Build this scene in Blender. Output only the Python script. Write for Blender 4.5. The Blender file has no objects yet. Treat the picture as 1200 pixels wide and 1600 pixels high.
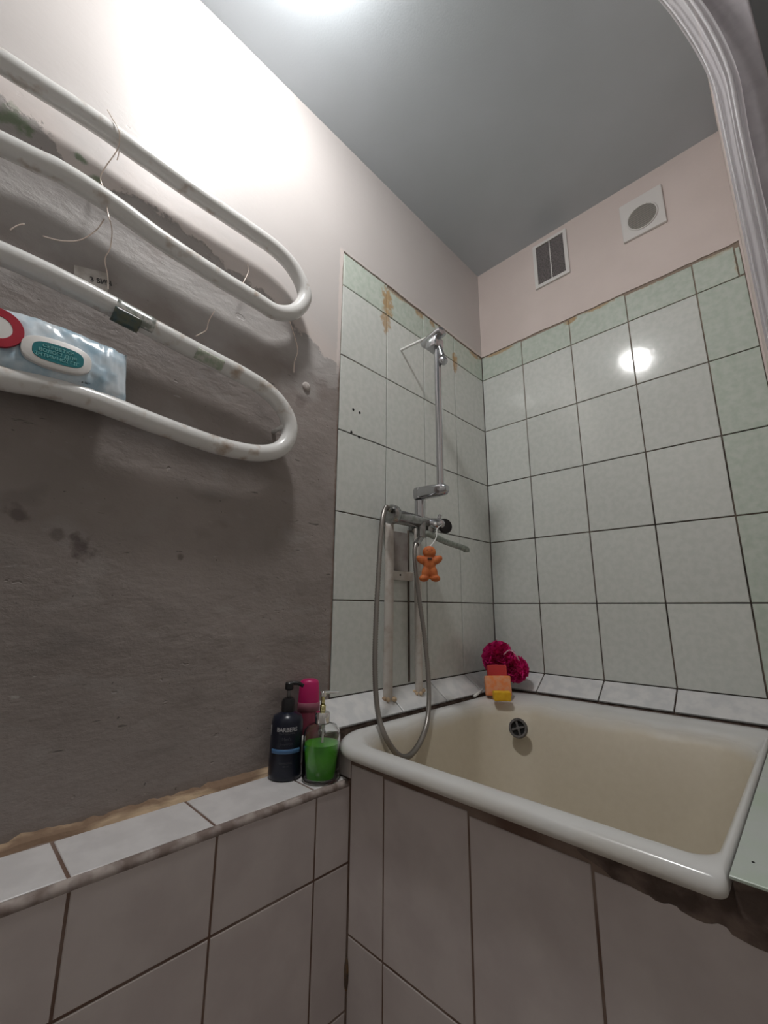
import bpy, bmesh, math, random
from mathutils import Vector, Matrix, noise
R = math.radians
random.seed(7)
S = bpy.context.scene
COL = S.collection

# ---------------------------------------------------------------- camera
yaw, pitch, roll, F = -.7762, .2198, .0072, 667.97
CAM = Vector((.9105, -1.5545, .954))
cy, sy = math.cos(yaw), math.sin(yaw)
vf = Vector((sy * math.cos(pitch), cy * math.cos(pitch), math.sin(pitch)))
vr = Vector((cy, -sy, 0)); vu = vr.cross(vf)
vr, vu = vr * math.cos(roll) + vu * math.sin(roll), -vr * math.sin(roll) + vu * math.cos(roll)
cd = bpy.data.cameras.new('camera'); cam = bpy.data.objects.new('camera', cd); COL.objects.link(cam)
m = Matrix((vr, vu, -vf)).transposed().to_4x4(); m.translation = CAM; cam.matrix_world = m
cd.sensor_fit = 'HORIZONTAL'; cd.sensor_width = 36; cd.lens = F / 1200 * 36; cd.clip_start = .01
S.camera = cam

# ---------------------------------------------------------------- world and exposure
w = bpy.data.worlds.new('world'); S.world = w; w.use_nodes = True
w.node_tree.nodes['Background'].inputs[0].default_value = (.8, .85, .95, 1)
w.node_tree.nodes['Background'].inputs[1].default_value = .05
S.view_settings.view_transform = 'Standard'; S.view_settings.look = 'None'
S.view_settings.exposure = 0.0; S.view_settings.gamma = 1; S.view_settings.use_curve_mapping = False
S.cycles.use_denoising = True
S.cycles.max_bounces = 10
S.cycles.sample_clamp_indirect = 4
LAMP = (.357, -1.235, 2.474)
LAMP_POWER = 172.0
PANEL_COLOR = (1.0, .985, .97)

def px(ax, val, x, y):
    """a point seen at a picture position on the room plane axis=val"""
    d = vr * ((x - 600) / F) - vu * ((y - 800) / F) + vf
    return CAM + d * ((val - CAM[ax]) / d[ax])

# ---------------------------------------------------------------- materials
def mat(name, col, rough=.5, metal=0, noise_scale=0, col2=None, fac=(.4, .6), bump=0, bump_scale=60, spec=.5,
        trans=0, coat=0, rnd=0, detail=4, alpha=1, ior=1.45, sss=0, emit=0, stretch=None):
    M = bpy.data.materials.new(name); M.use_nodes = True
    nt = M.node_tree; N = nt.nodes; L = nt.links; b = N['Principled BSDF']
    b.inputs['Base Color'].default_value = (*col, 1); b.inputs['Roughness'].default_value = rough
    b.inputs['Metallic'].default_value = metal; b.inputs['Specular IOR Level'].default_value = spec
    b.inputs['Transmission Weight'].default_value = trans; b.inputs['Coat Weight'].default_value = coat
    b.inputs['Alpha'].default_value = alpha; b.inputs['IOR'].default_value = ior
    if emit:
        b.inputs['Emission Color'].default_value = (*col, 1); b.inputs['Emission Strength'].default_value = emit
    g = N.new('ShaderNodeNewGeometry'); vec = g.outputs['Position']
    if stretch:
        mp = N.new('ShaderNodeMapping'); mp.inputs['Scale'].default_value = stretch
        L.new(vec, mp.inputs[0]); vec = mp.outputs[0]
    out = None
    if noise_scale:
        n = N.new('ShaderNodeTexNoise'); n.inputs['Scale'].default_value = noise_scale
        n.inputs['Detail'].default_value = detail; L.new(vec, n.inputs['Vector'])
        r = N.new('ShaderNodeMapRange'); r.inputs[1].default_value = fac[0]; r.inputs[2].default_value = fac[1]
        L.new(n.outputs[0], r.inputs[0])
        mx = N.new('ShaderNodeMix'); mx.data_type = 'RGBA'
        mx.inputs['A'].default_value = (*col, 1); mx.inputs['B'].default_value = (*col2, 1)
        L.new(r.outputs[0], mx.inputs['Factor']); out = mx.outputs['Result']
    if rnd:
        oi = N.new('ShaderNodeObjectInfo'); hs = N.new('ShaderNodeHueSaturation')
        rr = N.new('ShaderNodeMapRange'); rr.inputs[3].default_value = 1 - rnd; rr.inputs[4].default_value = 1 + rnd
        L.new(oi.outputs['Random'], rr.inputs[0]); L.new(rr.outputs[0], hs.inputs['Value'])
        if out: L.new(out, hs.inputs['Color'])
        else: hs.inputs['Color'].default_value = (*col, 1)
        out = hs.outputs[0]
    if out: L.new(out, b.inputs['Base Color'])
    if bump:
        n = N.new('ShaderNodeTexNoise'); n.inputs['Scale'].default_value = bump_scale; n.inputs['Detail'].default_value = 5
        L.new(vec, n.inputs['Vector'])
        bp = N.new('ShaderNodeBump'); bp.inputs['Strength'].default_value = 1; bp.inputs['Distance'].default_value = bump
        L.new(n.outputs[0], bp.inputs['Height']); L.new(bp.outputs[0], b.inputs['Normal'])
    return M

M_tile = mat('glazed_tile_white', (.635, .665, .63), .10, noise_scale=55, col2=(.69, .71, .68), bump=.00012, bump_scale=45, rnd=.03, spec=.5, detail=6)
M_tileg = mat('glazed_tile_green', (.50, .575, .50), .14, noise_scale=50, col2=(.59, .64, .58), bump=.00012, bump_scale=45, rnd=.04, detail=6, fac=(.36, .62))
M_ledge = mat('ledge_tile', (.66, .67, .68), .28, noise_scale=30, col2=(.76, .76, .76), bump=.0002, bump_scale=30, rnd=.03)
M_ledge_right = mat('ledge_tile_greenish', (.52, .56, .53), .3, noise_scale=9, col2=(.47, .56, .46), bump=.0002, bump_scale=30, fac=(.4, .65))
M_box = mat('apron_tile', (.56, .50, .485), .42, noise_scale=11, col2=(.62, .56, .54), bump=.0002, bump_scale=25, rnd=.04, detail=6)
M_boxtop = mat('low_wall_top_tile', (.70, .68, .68), .35, noise_scale=20, col2=(.78, .76, .76), bump=.0002, bump_scale=25, rnd=.03)  # same tile as the face below; the top's stronger light is in the colour
M_grout = mat('grout', (.045, .035, .03), .9, noise_scale=7, col2=(.20, .16, .13), bump=.002, bump_scale=160, fac=(.42, .68))
nt = M_grout.node_tree; N = nt.nodes; L = nt.links
_g = N.new('ShaderNodeNewGeometry'); _s = N.new('ShaderNodeSeparateXYZ'); L.new(_g.outputs['Position'], _s.inputs[0])
_n = N.new('ShaderNodeTexNoise'); _n.inputs['Scale'].default_value = 5; L.new(_g.outputs['Position'], _n.inputs[0])
_a = N.new('ShaderNodeMath'); _a.operation = 'MULTIPLY_ADD'; _a.inputs[1].default_value = .9; L.new(_n.outputs[0], _a.inputs[0]); L.new(_s.outputs[2], _a.inputs[2])
_r = N.new('ShaderNodeMapRange'); _r.inputs[1].default_value = 1.85; _r.inputs[2].default_value = 2.4; L.new(_a.outputs[0], _r.inputs[0])
_m = N.new('ShaderNodeMix'); _m.data_type = 'RGBA'; _m.inputs['B'].default_value = (.30, .24, .19, 1)
L.new(N['Principled BSDF'].inputs['Base Color'].links[0].from_socket, _m.inputs['A']); L.new(_r.outputs[0], _m.inputs['Factor']); L.new(_m.outputs['Result'], N['Principled BSDF'].inputs['Base Color'])
M_groutbox = mat('grout_brown', (.17, .105, .08), .9, noise_scale=9, col2=(.27, .20, .165), bump=.001, bump_scale=160)
M_mortar = mat('dark_mortar', (.10, .072, .06), .95, noise_scale=30, col2=(.21, .155, .13), bump=.006, bump_scale=60)
M_tan = mat('tan_mortar', (.64, .48, .32), .9, noise_scale=22, col2=(.27, .18, .12), bump=.003, bump_scale=90, stretch=(1, .35, 1), fac=(.45, .6))
M_paintback = mat('pinkish_wall_paint', (.66, .575, .54), .75, noise_scale=3, col2=(.71, .62, .585), bump=.0006, bump_scale=90)
M_enamel = mat('white_enamel', (.72, .72, .71), .12, coat=.3, noise_scale=12, col2=(.66, .66, .64), bump=.0002, bump_scale=20)
M_steel = mat('chrome', (.50, .50, .52), .12, 1, bump=0)
M_bright = mat('bright_chrome', (.92, .92, .92), .09, 1)
M_steelsoft = mat('worn_chrome', (.40, .40, .40), .24, 1, noise_scale=60, col2=(.30, .30, .29))
M_spout = mat('limescaled_spout', (.36, .39, .35), .42, .5, noise_scale=80, col2=(.24, .27, .24))
M_hose = mat('steel_hose', (.33, .31, .29), .34, .85)
M_pipe = mat('cream_pipe_paint', (.58, .54, .50), .4, noise_scale=40, col2=(.48, .42, .37), fac=(.5, .7))
M_rust = mat('rust_mortar', (.22, .12, .05), .9, noise_scale=60, col2=(.10, .07, .05), bump=.002, bump_scale=200)
M_rail = mat('towel_rail_paint', (.74, .735, .72), .26, noise_scale=26, col2=(.42, .33, .26), fac=(.56, .74), coat=.25, bump=.0004, bump_scale=60)
M_black = mat('black_plastic', (.012, .012, .014), .3)
M_ceil = mat('ceiling_paint', (.56, .61, .65), .36, noise_scale=2, col2=(.52, .57, .60), bump=.0002, bump_scale=200, spec=.35)
M_floor = mat('floor_tile', (.50, .45, .41), .4, noise_scale=14, col2=(.56, .50, .46))
M_light = mat('light_wall_tile', (.66, .64, .61), .5)
M_dark = mat('dark_green_wall', (.16, .20, .17), .7, noise_scale=4, col2=(.13, .17, .145))
M_greyend = mat('grey_wall_end', (.38, .35, .37), .6, noise_scale=30, col2=(.43, .40, .42), bump=.0008, bump_scale=70)
M_whitepl = mat('white_plastic', (.72, .70, .68), .4)
M_ventdark = mat('vent_dark', (.10, .09, .09), .6, noise_scale=200, col2=(.17, .15, .15))
M_hole = mat('hole_dark', (.01, .01, .01), .9)
M_drain = mat('drain_metal', (.18, .17, .17), .42, .8, noise_scale=90, col2=(.11, .105, .10))
M_pinkcap = mat('magenta_plastic', (.50, .015, .13), .32)
M_orange = mat('orange_foam', (.58, .17, .045), .6, bump=.0006, bump_scale=300, noise_scale=60, col2=(.50, .12, .03))
M_glass = mat('clear_glass', (1, 1, 1), .02, trans=1, ior=1.45)
M_liquid = mat('green_soap', (.09, .62, .01), .25, noise_scale=18, col2=(.05, .40, .01))
M_mag = mat('magenta_mesh', (.78, .02, .22), .55)
M_red = mat('red_sponge', (.55, .05, .05), .9, bump=.001, bump_scale=400)
M_osp = mat('orange_sponge', (.85, .27, .09), .9, noise_scale=60, col2=(.80, .36, .20), bump=.001, bump_scale=400)
M_yel = mat('yellow_sponge', (.85, .50, .03), .9, noise_scale=70, col2=(.78, .42, .02), bump=.001, bump_scale=400)
M_white = mat('white_matt', (.80, .80, .78), .5)
M_copper = mat('copper_wire', (.88, .76, .68), .3, .7)
M_teal = mat('teal_label', (.0, .15, .17), .4)
M_tealtext = mat('teal_text', (.16, .42, .42), .4)
M_redpr = mat('red_print', (.36, .012, .03), .35)
M_bluepack = mat('blue_film', (.36, .52, .64), .22, noise_scale=28, col2=(.66, .74, .80), spec=.8, fac=(.35, .62), coat=.5)
M_navy = mat('navy_bottle', (.008, .011, .024), .28)
M_blueb = mat('blue_band', (.07, .17, .34), .4)
M_greytxt = mat('grey_print', (.42, .42, .44), .5)
M_dimtxt = mat('dim_print', (.07, .07, .085), .5)
M_silver = mat('silver_tape', (.60, .60, .58), .22, .5, noise_scale=120, col2=(.30, .33, .30))
M_oldpaper = mat('old_paper', (.52, .49, .46), .6, noise_scale=50, col2=(.40, .36, .33))

# glazed inside of the tub: yellowed below the rim
M_tub = mat('tub_enamel', (.70, .70, .68), .22, coat=0)
nt = M_tub.node_tree; N = nt.nodes; L = nt.links
g = N.new('ShaderNodeNewGeometry'); sp = N.new('ShaderNodeSeparateXYZ'); L.new(g.outputs['Position'], sp.inputs[0])
tn = N.new('ShaderNodeTexNoise'); tn.inputs['Scale'].default_value = 9; tn.inputs['Detail'].default_value = 5; L.new(g.outputs['Position'], tn.inputs[0])
md = N.new('ShaderNodeMath'); md.operation = 'MULTIPLY_ADD'; md.inputs[1].default_value = .03; L.new(tn.outputs[0], md.inputs[0]); L.new(sp.outputs[2], md.inputs[2])
mr = N.new('ShaderNodeMapRange'); mr.inputs[1].default_value = .684; mr.inputs[2].default_value = .648; mr.inputs[3].default_value = 0; mr.inputs[4].default_value = 1
L.new(md.outputs[0], mr.inputs[0])
n2 = N.new('ShaderNodeTexNoise'); n2.inputs['Scale'].default_value = 60; L.new(g.outputs['Position'], n2.inputs[0])
mc = N.new('ShaderNodeMix'); mc.data_type = 'RGBA'; mc.inputs['A'].default_value = (.56, .50, .39, 1); mc.inputs['B'].default_value = (.62, .56, .45, 1); L.new(n2.outputs[0], mc.inputs['Factor'])
mx = N.new('ShaderNodeMix'); mx.data_type = 'RGBA'; mx.inputs['A'].default_value = (.69, .69, .68, 1)
L.new(mr.outputs[0], mx.inputs['Factor']); L.new(mc.outputs['Result'], mx.inputs['B']); L.new(mx.outputs['Result'], N['Principled BSDF'].inputs['Base Color'])
mr2 = N.new('ShaderNodeMapRange'); mr2.inputs[3].default_value = .16; mr2.inputs[4].default_value = .5; L.new(mr.outputs[0], mr2.inputs[0]); L.new(mr2.outputs[0], N['Principled BSDF'].inputs['Roughness'])

# ragged plaster: painted above, bare grey cement below
def plaster():
    M = bpy.data.materials.new('patched_plaster'); M.use_nodes = True
    nt = M.node_tree; N = nt.nodes; L = nt.links; b = N['Principled BSDF']
    def node(t, **k):
        n = N.new(t)
        for a, v in k.items(): setattr(n, a, v)
        return n
    def math_(op, a, b_=None, c=None):
        n = node('ShaderNodeMath', operation=op)
        for i, v in enumerate((a, b_, c)):
            if v is None: continue
            if isinstance(v, (int, float)): n.inputs[i].default_value = v
            else: L.new(v, n.inputs[i])
        return n.outputs[0]
    def noise_(s, det=5, v=None, rough=.5):
        n = node('ShaderNodeTexNoise'); n.inputs['Scale'].default_value = s; n.inputs['Detail'].default_value = det
        n.inputs['Roughness'].default_value = rough; L.new(v or g.outputs['Position'], n.inputs['Vector']); return n.outputs[0]
    def mapr(v, a, b_, c=0, d=1):
        n = node('ShaderNodeMapRange'); L.new(v, n.inputs[0])
        for i, q in enumerate((a, b_, c, d)): n.inputs[i + 1].default_value = q
        return n.outputs[0]
    def mixc(f, a, b_):
        n = node('ShaderNodeMix', data_type='RGBA')
        if isinstance(f, (int, float)): n.inputs['Factor'].default_value = f
        else: L.new(f, n.inputs['Factor'])
        for k, v in (('A', a), ('B', b_)):
            if isinstance(v, tuple): n.inputs[k].default_value = (*v, 1)
            else: L.new(v, n.inputs[k])
        return n.outputs['Result']
    g = node('ShaderNodeNewGeometry'); s = node('ShaderNodeSeparateXYZ'); L.new(g.outputs['Position'], s.inputs[0])
    y, z = s.outputs[1], s.outputs[2]
    t = mapr(y, -2.2, -.8)
    cr = node('ShaderNodeValToRGB'); L.new(t, cr.inputs[0])
    pts = [(-2.2, 1.86), (-1.56, 1.84), (-1.50, 1.775), (-1.44, 1.785), (-1.42, 1.815), (-1.275, 1.80), (-1.20, 1.775), (-1.109, 1.765), (-1.03, 1.745), (-.985, 1.70), (-.93, 1.705), (-.88, 1.67), (-.81, 1.66)]
    el = cr.color_ramp.elements
    while len(el) > 1: el.remove(el[-1])
    for i, (yy, zz) in enumerate(pts):
        e = el[0] if i == 0 else el.new((yy + 2.2) / 1.4)
        e.position = (yy + 2.2) / 1.4; q = (zz - 1.4) / .6; e.color = (q, q, q, 1)
    zb = math_('MULTIPLY_ADD', cr.outputs[0], .6, 1.4)
    d = math_('SUBTRACT', z, zb)
    d = math_('ADD', d, math_('MULTIPLY', math_('SUBTRACT', noise_(30, 8, rough=.7), .5), .10))
    d = math_('ADD', d, math_('MULTIPLY', math_('SUBTRACT', noise_(130, 3), .5), .014))
    paint = mapr(d, -.004, .004)
    # second thin grey skim zone reaching further down in patches
    skim = mapr(math_('ADD', math_('MULTIPLY', math_('SUBTRACT', z, 1.56), 1.2), math_('MULTIPLY', math_('SUBTRACT', noise_(7, 6), .5), .9)), -.02, .12)
    stroke = node('ShaderNodeMapping'); stroke.inputs['Scale'].default_value = (1, 1, 1.7); L.new(g.outputs['Position'], stroke.inputs[0])
    big = noise_(3.2, 6); mid = noise_(9, 5, stroke.outputs[0], .4); fine = noise_(70, 5, stroke.outputs[0])
    grey = mixc(mapr(big, .35, .65), (.24, .208, .193), (.32, .28, .262))
    grey = mixc(mapr(mid, .60, .72, 0, .45), grey, (.17, .15, .142))
    grey = mixc(mapr(mid, .42, .28, 0, .4), grey, (.36, .335, .32))
    grey = mixc(mapr(skim, 0, 1, 0, .55), grey, (.42, .40, .39))
    sc1 = node('ShaderNodeMapping'); sc1.inputs['Scale'].default_value = (1, .45, 2.4); sc1.inputs['Rotation'].default_value = (R(18), 0, 0); L.new(g.outputs['Position'], sc1.inputs[0])
    grey = mixc(mapr(noise_(34, 3, sc1.outputs[0]), .70, .735, 0, .75), grey, (.07, .06, .056))
    grey = mixc(mapr(noise_(48, 3, sc1.outputs[0]), .29, .26, 0, .45), grey, (.50, .47, .45))
    grey = mixc(mapr(noise_(85, 2), .735, .76, 0, .7), grey, (.06, .05, .05))
    band = math_('MULTIPLY', mapr(math_('ADD', z, math_('MULTIPLY', noise_(18, 6), .05)), 1.60, 1.66), mapr(math_('ADD', z, math_('MULTIPLY', noise_(18, 6), .05)), 1.74, 1.69))
    grey = mixc(math_('MULTIPLY', band, .6), grey, (.50, .48, .47))
    # brown blots
    def blot(yc, zc, r, f):
        dy = math_('SUBTRACT', y, yc); dz = math_('SUBTRACT', z, zc)
        rr = math_('SQRT', math_('ADD', math_('MULTIPLY', dy, dy), math_('MULTIPLY', dz, dz)))
        rr = math_('ADD', rr, math_('MULTIPLY', math_('SUBTRACT', noise_(38, 6), .5), r * 3.2))
        return mapr(rr, r * .4, r, f, 0)
    for yc, zc, r, f in ((-1.389, 1.055, .024, .7), (-1.43, 1.075, .014, .5), (-1.488, 1.097, .018, .6), (-1.22, 1.05, .008, .6), (-.95, 1.5, .02, .3)):
        grey = mixc(blot(yc, zc, r, f), grey, (.07, .045, .045))
    pc = mixc(mapr(big, .3, .7), (.56, .525, .51), (.60, .565, .55))
    pc = mixc(mapr(math_('ADD', d, 0), .09, .0, 0, .55), pc, (.66, .57, .53))
    for yc, zc, r in ((-1.60, 1.822, .028), (-1.575, 1.815, .014), (-1.50, 1.825, .012), (-1.462, 1.80, .016)):
        pc = mixc(blot(yc, zc, r, .85), pc, (.16, .22, .13)); grey = mixc(blot(yc, zc, r, .8), grey, (.15, .21, .12))
    c = mixc(paint, grey, pc)
    c = mixc(math_('MULTIPLY', mapr(math_('ADD', y, math_('MULTIPLY', noise_(50, 4), .010)), -.832, -.828), math_('MULTIPLY', mapr(z, 1.62, 1.70), mapr(z, 2.085, 2.07))), c, (.70, .63, .60))
    # brown edge where the plaster meets the tiles
    edge = mapr(math_('ADD', y, math_('MULTIPLY', noise_(60, 4), .012)), -.822, -.815, 0, .8)
    edge = math_('MULTIPLY', edge, mapr(z, 1.72, 1.6))
    c = mixc(edge, c, (.16, .09, .06))
    L.new(c, b.inputs['Base Color'])
    L.new(mapr(paint, 0, 1, .62, .5), b.inputs['Roughness'])
    h = math_('ADD', math_('MULTIPLY', mid, .0042), math_('ADD', math_('MULTIPLY', fine, .0007), math_('MULTIPLY', noise_(26, 8, stroke.outputs[0], .62), .0032)))
    scr = mapr(noise_(24, 3, stroke.outputs[0]), .70, .74, 0, -.0016)
    h = math_('MULTIPLY', math_('ADD', h, scr), mapr(paint, 0, 1, 1, .18))
    h = math_('ADD', h, math_('MULTIPLY', paint, .0016))
    bp = node('ShaderNodeBump'); bp.inputs['Distance'].default_value = 1; bp.inputs['Strength'].default_value = .85
    L.new(h, bp.inputs['Height']); L.new(bp.outputs[0], b.inputs['Normal'])
    return M
M_plaster = plaster()

# rust streaks live on the tile glaze where water ran down
def rusty(base, name, spots, ax=1):
    M = base.copy(); M.name = name; nt = M.node_tree; N = nt.nodes; L = nt.links; b = N['Principled BSDF']
    g = N.new('ShaderNodeNewGeometry'); s = N.new('ShaderNodeSeparateXYZ'); L.new(g.outputs['Position'], s.inputs[0])
    src = b.inputs['Base Color'].links[0].from_socket
    n = N.new('ShaderNodeTexNoise'); n.inputs['Scale'].default_value = 60; n.inputs['Detail'].default_value = 5; L.new(g.outputs['Position'], n.inputs[0])
    for (yc, zc, ry, rz, st) in spots:
        def mm(op, a, bb):
            q = N.new('ShaderNodeMath'); q.operation = op
            for i, v in enumerate((a, bb)):
                if isinstance(v, (int, float)): q.inputs[i].default_value = v
                else: L.new(v, q.inputs[i])
            return q.outputs[0]
        dy = mm('DIVIDE', mm('SUBTRACT', s.outputs[ax], yc), ry); dz = mm('DIVIDE', mm('SUBTRACT', s.outputs[2], zc), rz)
        rr = mm('ADD', mm('ADD', mm('MULTIPLY', dy, dy), mm('MULTIPLY', dz, dz)), mm('MULTIPLY', mm('SUBTRACT', n.outputs[0], .5), 2.6))
        mr = N.new('ShaderNodeMapRange'); mr.inputs[1].default_value = 1.0; mr.inputs[2].default_value = .25; mr.inputs[4].default_value = st; L.new(rr, mr.inputs[0])
        mx = N.new('ShaderNodeMix'); mx.data_type = 'RGBA'; L.new(mr.outputs[0], mx.inputs['Factor']); L.new(src, mx.inputs['A'])
        mx.inputs['B'].default_value = (.46, .29, .13, 1); src = mx.outputs['Result']
    L.new(src, b.inputs['Base Color']); return M
M_tile_rust = rusty(M_tile, 'glazed_tile_white_stained', [(-.625, 1.93, .028, .06, .75), (-.213, 1.935, .018, .035, .85)])
M_tileg_rust = rusty(M_tileg, 'glazed_tile_green_stained', [(-.618, 2.00, .032, .07, .85), (-.213, 1.965, .022, .03, .9), (-.44, 2.055, .03, .02, .8), (-.36, 2.055, .02, .02, .8), (-.06, 2.055, .05, .015, .8), (-.56, 2.06, .05, .012, .6)])
M_tileg_back = rusty(M_tileg, 'glazed_tile_green_edge', [(.09, 2.06, .07, .014, .8), (.40, 2.06, .03, .02, .9), (.50, 2.062, .06, .012, .8), (.66, 2.065, .10, .014, .8), (.86, 2.06, .04, .012, .5), (.905, 1.99, .012, .05, .5)], 0)

# ---------------------------------------------------------------- mesh helpers
def link(name, me, M=None, parent=None, loc=None, smooth=False, kind=None):
    o = bpy.data.objects.new(name, me); COL.objects.link(o)
    if M: me.materials.clear(); me.materials.append(M)
    if smooth:
        for p in me.polygons: p.use_smooth = True
    if loc is not None: o.location = loc
    if parent: o.parent = parent
    if kind: o['kind'] = kind
    return o
def fin(bm, name, M, parent=None, loc=None, smooth=False, kind=None, auto=None):
    bmesh.ops.recalc_face_normals(bm, faces=bm.faces)
    me = bpy.data.meshes.new(name); bm.to_mesh(me); bm.free()
    o = link(name, me, M, parent, loc, smooth or auto is not None, kind)
    if auto is not None: me.set_sharp_from_angle(angle=R(auto))
    return o
def tag(o, label, cat=None, group=None, kind=None):
    o['label'] = label
    if cat: o['category'] = cat
    if group: o['group'] = group
    if kind: o['kind'] = kind
    return o
def thing(name, label, cat, loc=(0, 0, 0), group=None):
    o = bpy.data.objects.new(name, None); COL.objects.link(o); o.location = loc; o.empty_display_size = .05
    return tag(o, label, cat, group)
def box(bm, a, b, bev=0, seg=2, M=None):
    a = Vector(a); b = Vector(b)
    r = bmesh.ops.create_cube(bm, size=1)
    vs = r['verts']
    for v in vs: v.co = Vector([(a[i] + b[i]) / 2 + v.co[i] * abs(b[i] - a[i]) for i in range(3)])
    if bev:
        es = list({e for v in vs for e in v.link_edges})
        r = bmesh.ops.bevel(bm, geom=es, offset=bev, segments=seg, profile=.5, affect='EDGES')
    if M is not None:
        for v in {v for v in bm.verts if v in set(vs) or True} if False else vs:
            if v.is_valid: v.co = M @ v.co
def ring_loft(bm, rings, caps=(True, True)):
    R_ = [[bm.verts.new(p) for p in r] for r in rings]
    n = len(R_[0])
    for a, b in zip(R_, R_[1:]):
        for i in range(n): bm.faces.new((a[i], a[(i + 1) % n], b[(i + 1) % n], b[i]))
    if caps[0]: bm.faces.new(R_[0][::-1])
    if caps[1]: bm.faces.new(R_[-1])
def lathe(bm, prof, c=(0, 0, 0), n=24, axis=(0, 0, 1), caps=(True, True), sx=1, sy_=1):
    ax = Vector(axis).normalized(); q = Vector((0, 0, 1)).rotation_difference(ax)
    rings = []
    for r, h in prof:
        rings.append([Vector(c) + q @ Vector((max(r, 1e-5) * sx * math.cos(2 * math.pi * i / n), max(r, 1e-5) * sy_ * math.sin(2 * math.pi * i / n), h)) for i in range(n)])
    ring_loft(bm, rings, caps)
def smooth_path(pts, sub=8):
    P = [Vector(p) for p in pts]; out = []
    for i in range(len(P) - 1):
        p0 = P[max(i - 1, 0)]; p1 = P[i]; p2 = P[i + 1]; p3 = P[min(i + 2, len(P) - 1)]
        for k in range(sub):
            t = k / sub
            out.append(.5 * ((2 * p1) + (-p0 + p2) * t + (2 * p0 - 5 * p1 + 4 * p2 - p3) * t * t + (-p0 + 3 * p1 - 3 * p2 + p3) * t ** 3))
    out.append(P[-1]); return out
def tube(bm, path, r, n=12, rf=None):
    rings = []; up = None
    for i, p in enumerate(path):
        t = (path[min(i + 1, len(path) - 1)] - path[max(i - 1, 0)]).normalized()
        if up is None:
            up = t.orthogonal().normalized()
        else:
            up = (up - t * up.dot(t)).normalized()
        s = t.cross(up); rr = rf(i) if rf else r
        rings.append([p + (up * math.cos(2 * math.pi * k / n) + s * math.sin(2 * math.pi * k / n)) * rr for k in range(n)])
    ring_loft(bm, rings)
def cyl(bm, a, b, r, n=20, r2=None, bev=0):
    a = Vector(a); b = Vector(b); h = (b - a).length; r2 = r if r2 is None else r2
    prof = [(r - bev, 0), (r, bev), (r2, h - bev), (r2 - bev, h)] if bev else [(r, 0), (r2, h)]
    lathe(bm, prof, a, n, b - a)
def sphere(bm, c, r, u=16, v=10, sc=(1, 1, 1)):
    bmesh.ops.create_uvsphere(bm, u_segments=u, v_segments=v, radius=1, matrix=Matrix.Translation(c) @ Matrix.Diagonal((r * sc[0], r * sc[1], r * sc[2], 1)))
def corner_loop(x0, x1, y0, y1, z, rr, n=8):
    """rounded rectangle, rr = radii at (x0,y0) (x1,y0) (x1,y1) (x0,y1)"""
    out = []
    for (cx, cy_, a0), r in zip(((x0, y0, 180), (x1, y0, 270), (x1, y1, 0), (x0, y1, 90)), rr):
        cx += r if cx == x0 else -r; cy_ += r if cy_ == y0 else -r
        for k in range(n + 1):
            a = R(a0 + 90 * k / n); out.append(Vector((cx + r * math.cos(a), cy_ + r * math.sin(a), z)))
    return out
TILE = {}
def tile(parent, o, u, v, n, w_, h_, M, t=.005, gap=.0036, tilt=.25):
    """one glazed tile: o = low corner, u/v in-plane axes, n = outward normal; its face stands at o + n*0"""
    key = (round(w_, 4), round(h_, 4), t, gap, M.name)
    if key not in TILE:
        bm = bmesh.new(); c = .0011; a, b = (w_ - gap) / 2, (h_ - gap) / 2
        rings = [[Vector((sx * aa, sy_ * bb, zz)) for sx, sy_ in ((-1, -1), (1, -1), (1, 1), (-1, 1))] for aa, bb, zz in ((a, b, -t), (a, b, -c * .8), (a - c, b - c, 0))]
        ring_loft(bm, rings); bmesh.ops.recalc_face_normals(bm, faces=bm.faces)
        me = bpy.data.meshes.new('tile'); bm.to_mesh(me); bm.free(); me.materials.append(M); TILE[key] = me
    ob = bpy.data.objects.new('tile', TILE[key]); COL.objects.link(ob)
    u, v, n = Vector(u), Vector(v), Vector(n)
    mt = Matrix((u, v, n)).transposed().to_4x4(); mt.translation = Vector(o) + u * w_ / 2 + v * h_ / 2
    ob.matrix_world = mt @ Matrix.Rotation(R(random.uniform(-tilt, tilt)), 4, 'X') @ Matrix.Rotation(R(random.uniform(-tilt, tilt)), 4, 'Y')
    ob.parent = parent
    return ob
def text(s, M, parent, origin, u, v, size, name='lettering', align='CENTER', bold=0, wrap=None, extr=.00015):
    cu = bpy.data.curves.new(name, 'FONT'); cu.body = s; cu.size = size; cu.align_x = align; cu.align_y = 'CENTER'; cu.extrude = extr; cu.offset = bold
    cu.resolution_u = 3
    t = bpy.data.objects.new(name, cu); COL.objects.link(t)
    dg = bpy.context.evaluated_depsgraph_get(); me = bpy.data.meshes.new_from_object(t.evaluated_get(dg))
    bpy.data.objects.remove(t)
    u = Vector(u).normalized(); v = Vector(v); v = (v - u * v.dot(u)).normalized(); n = u.cross(v)
    if wrap:
        c, rad = wrap
        for q in me.vertices:
            x_, y_, z_ = q.co; a = x_ / rad; q.co = Vector(c) + n * ((rad + z_ + .0004) * math.cos(a)) + u * ((rad + z_ + .0004) * math.sin(a)) + v * y_ + (Vector(origin) - Vector(c)).dot(v) * v
    else:
        mt = Matrix((u, v, n)).transposed().to_4x4(); mt.translation = Vector(origin); me.transform(mt)
    return link(name, me, M, parent)

# ---------------------------------------------------------------- the room
G = .004                               # tiles stand this far proud of the bed behind them
ROW = [1.950, 1.7057, 1.4613, 1.217, .9727, .7273]; TOP = 2.064
LCOL = [0, .2187, .4187, .6187, .8187]
BCOL = [0, .1919, .3919, .5919, .7919, .9]
CEIL = 2.5

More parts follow.
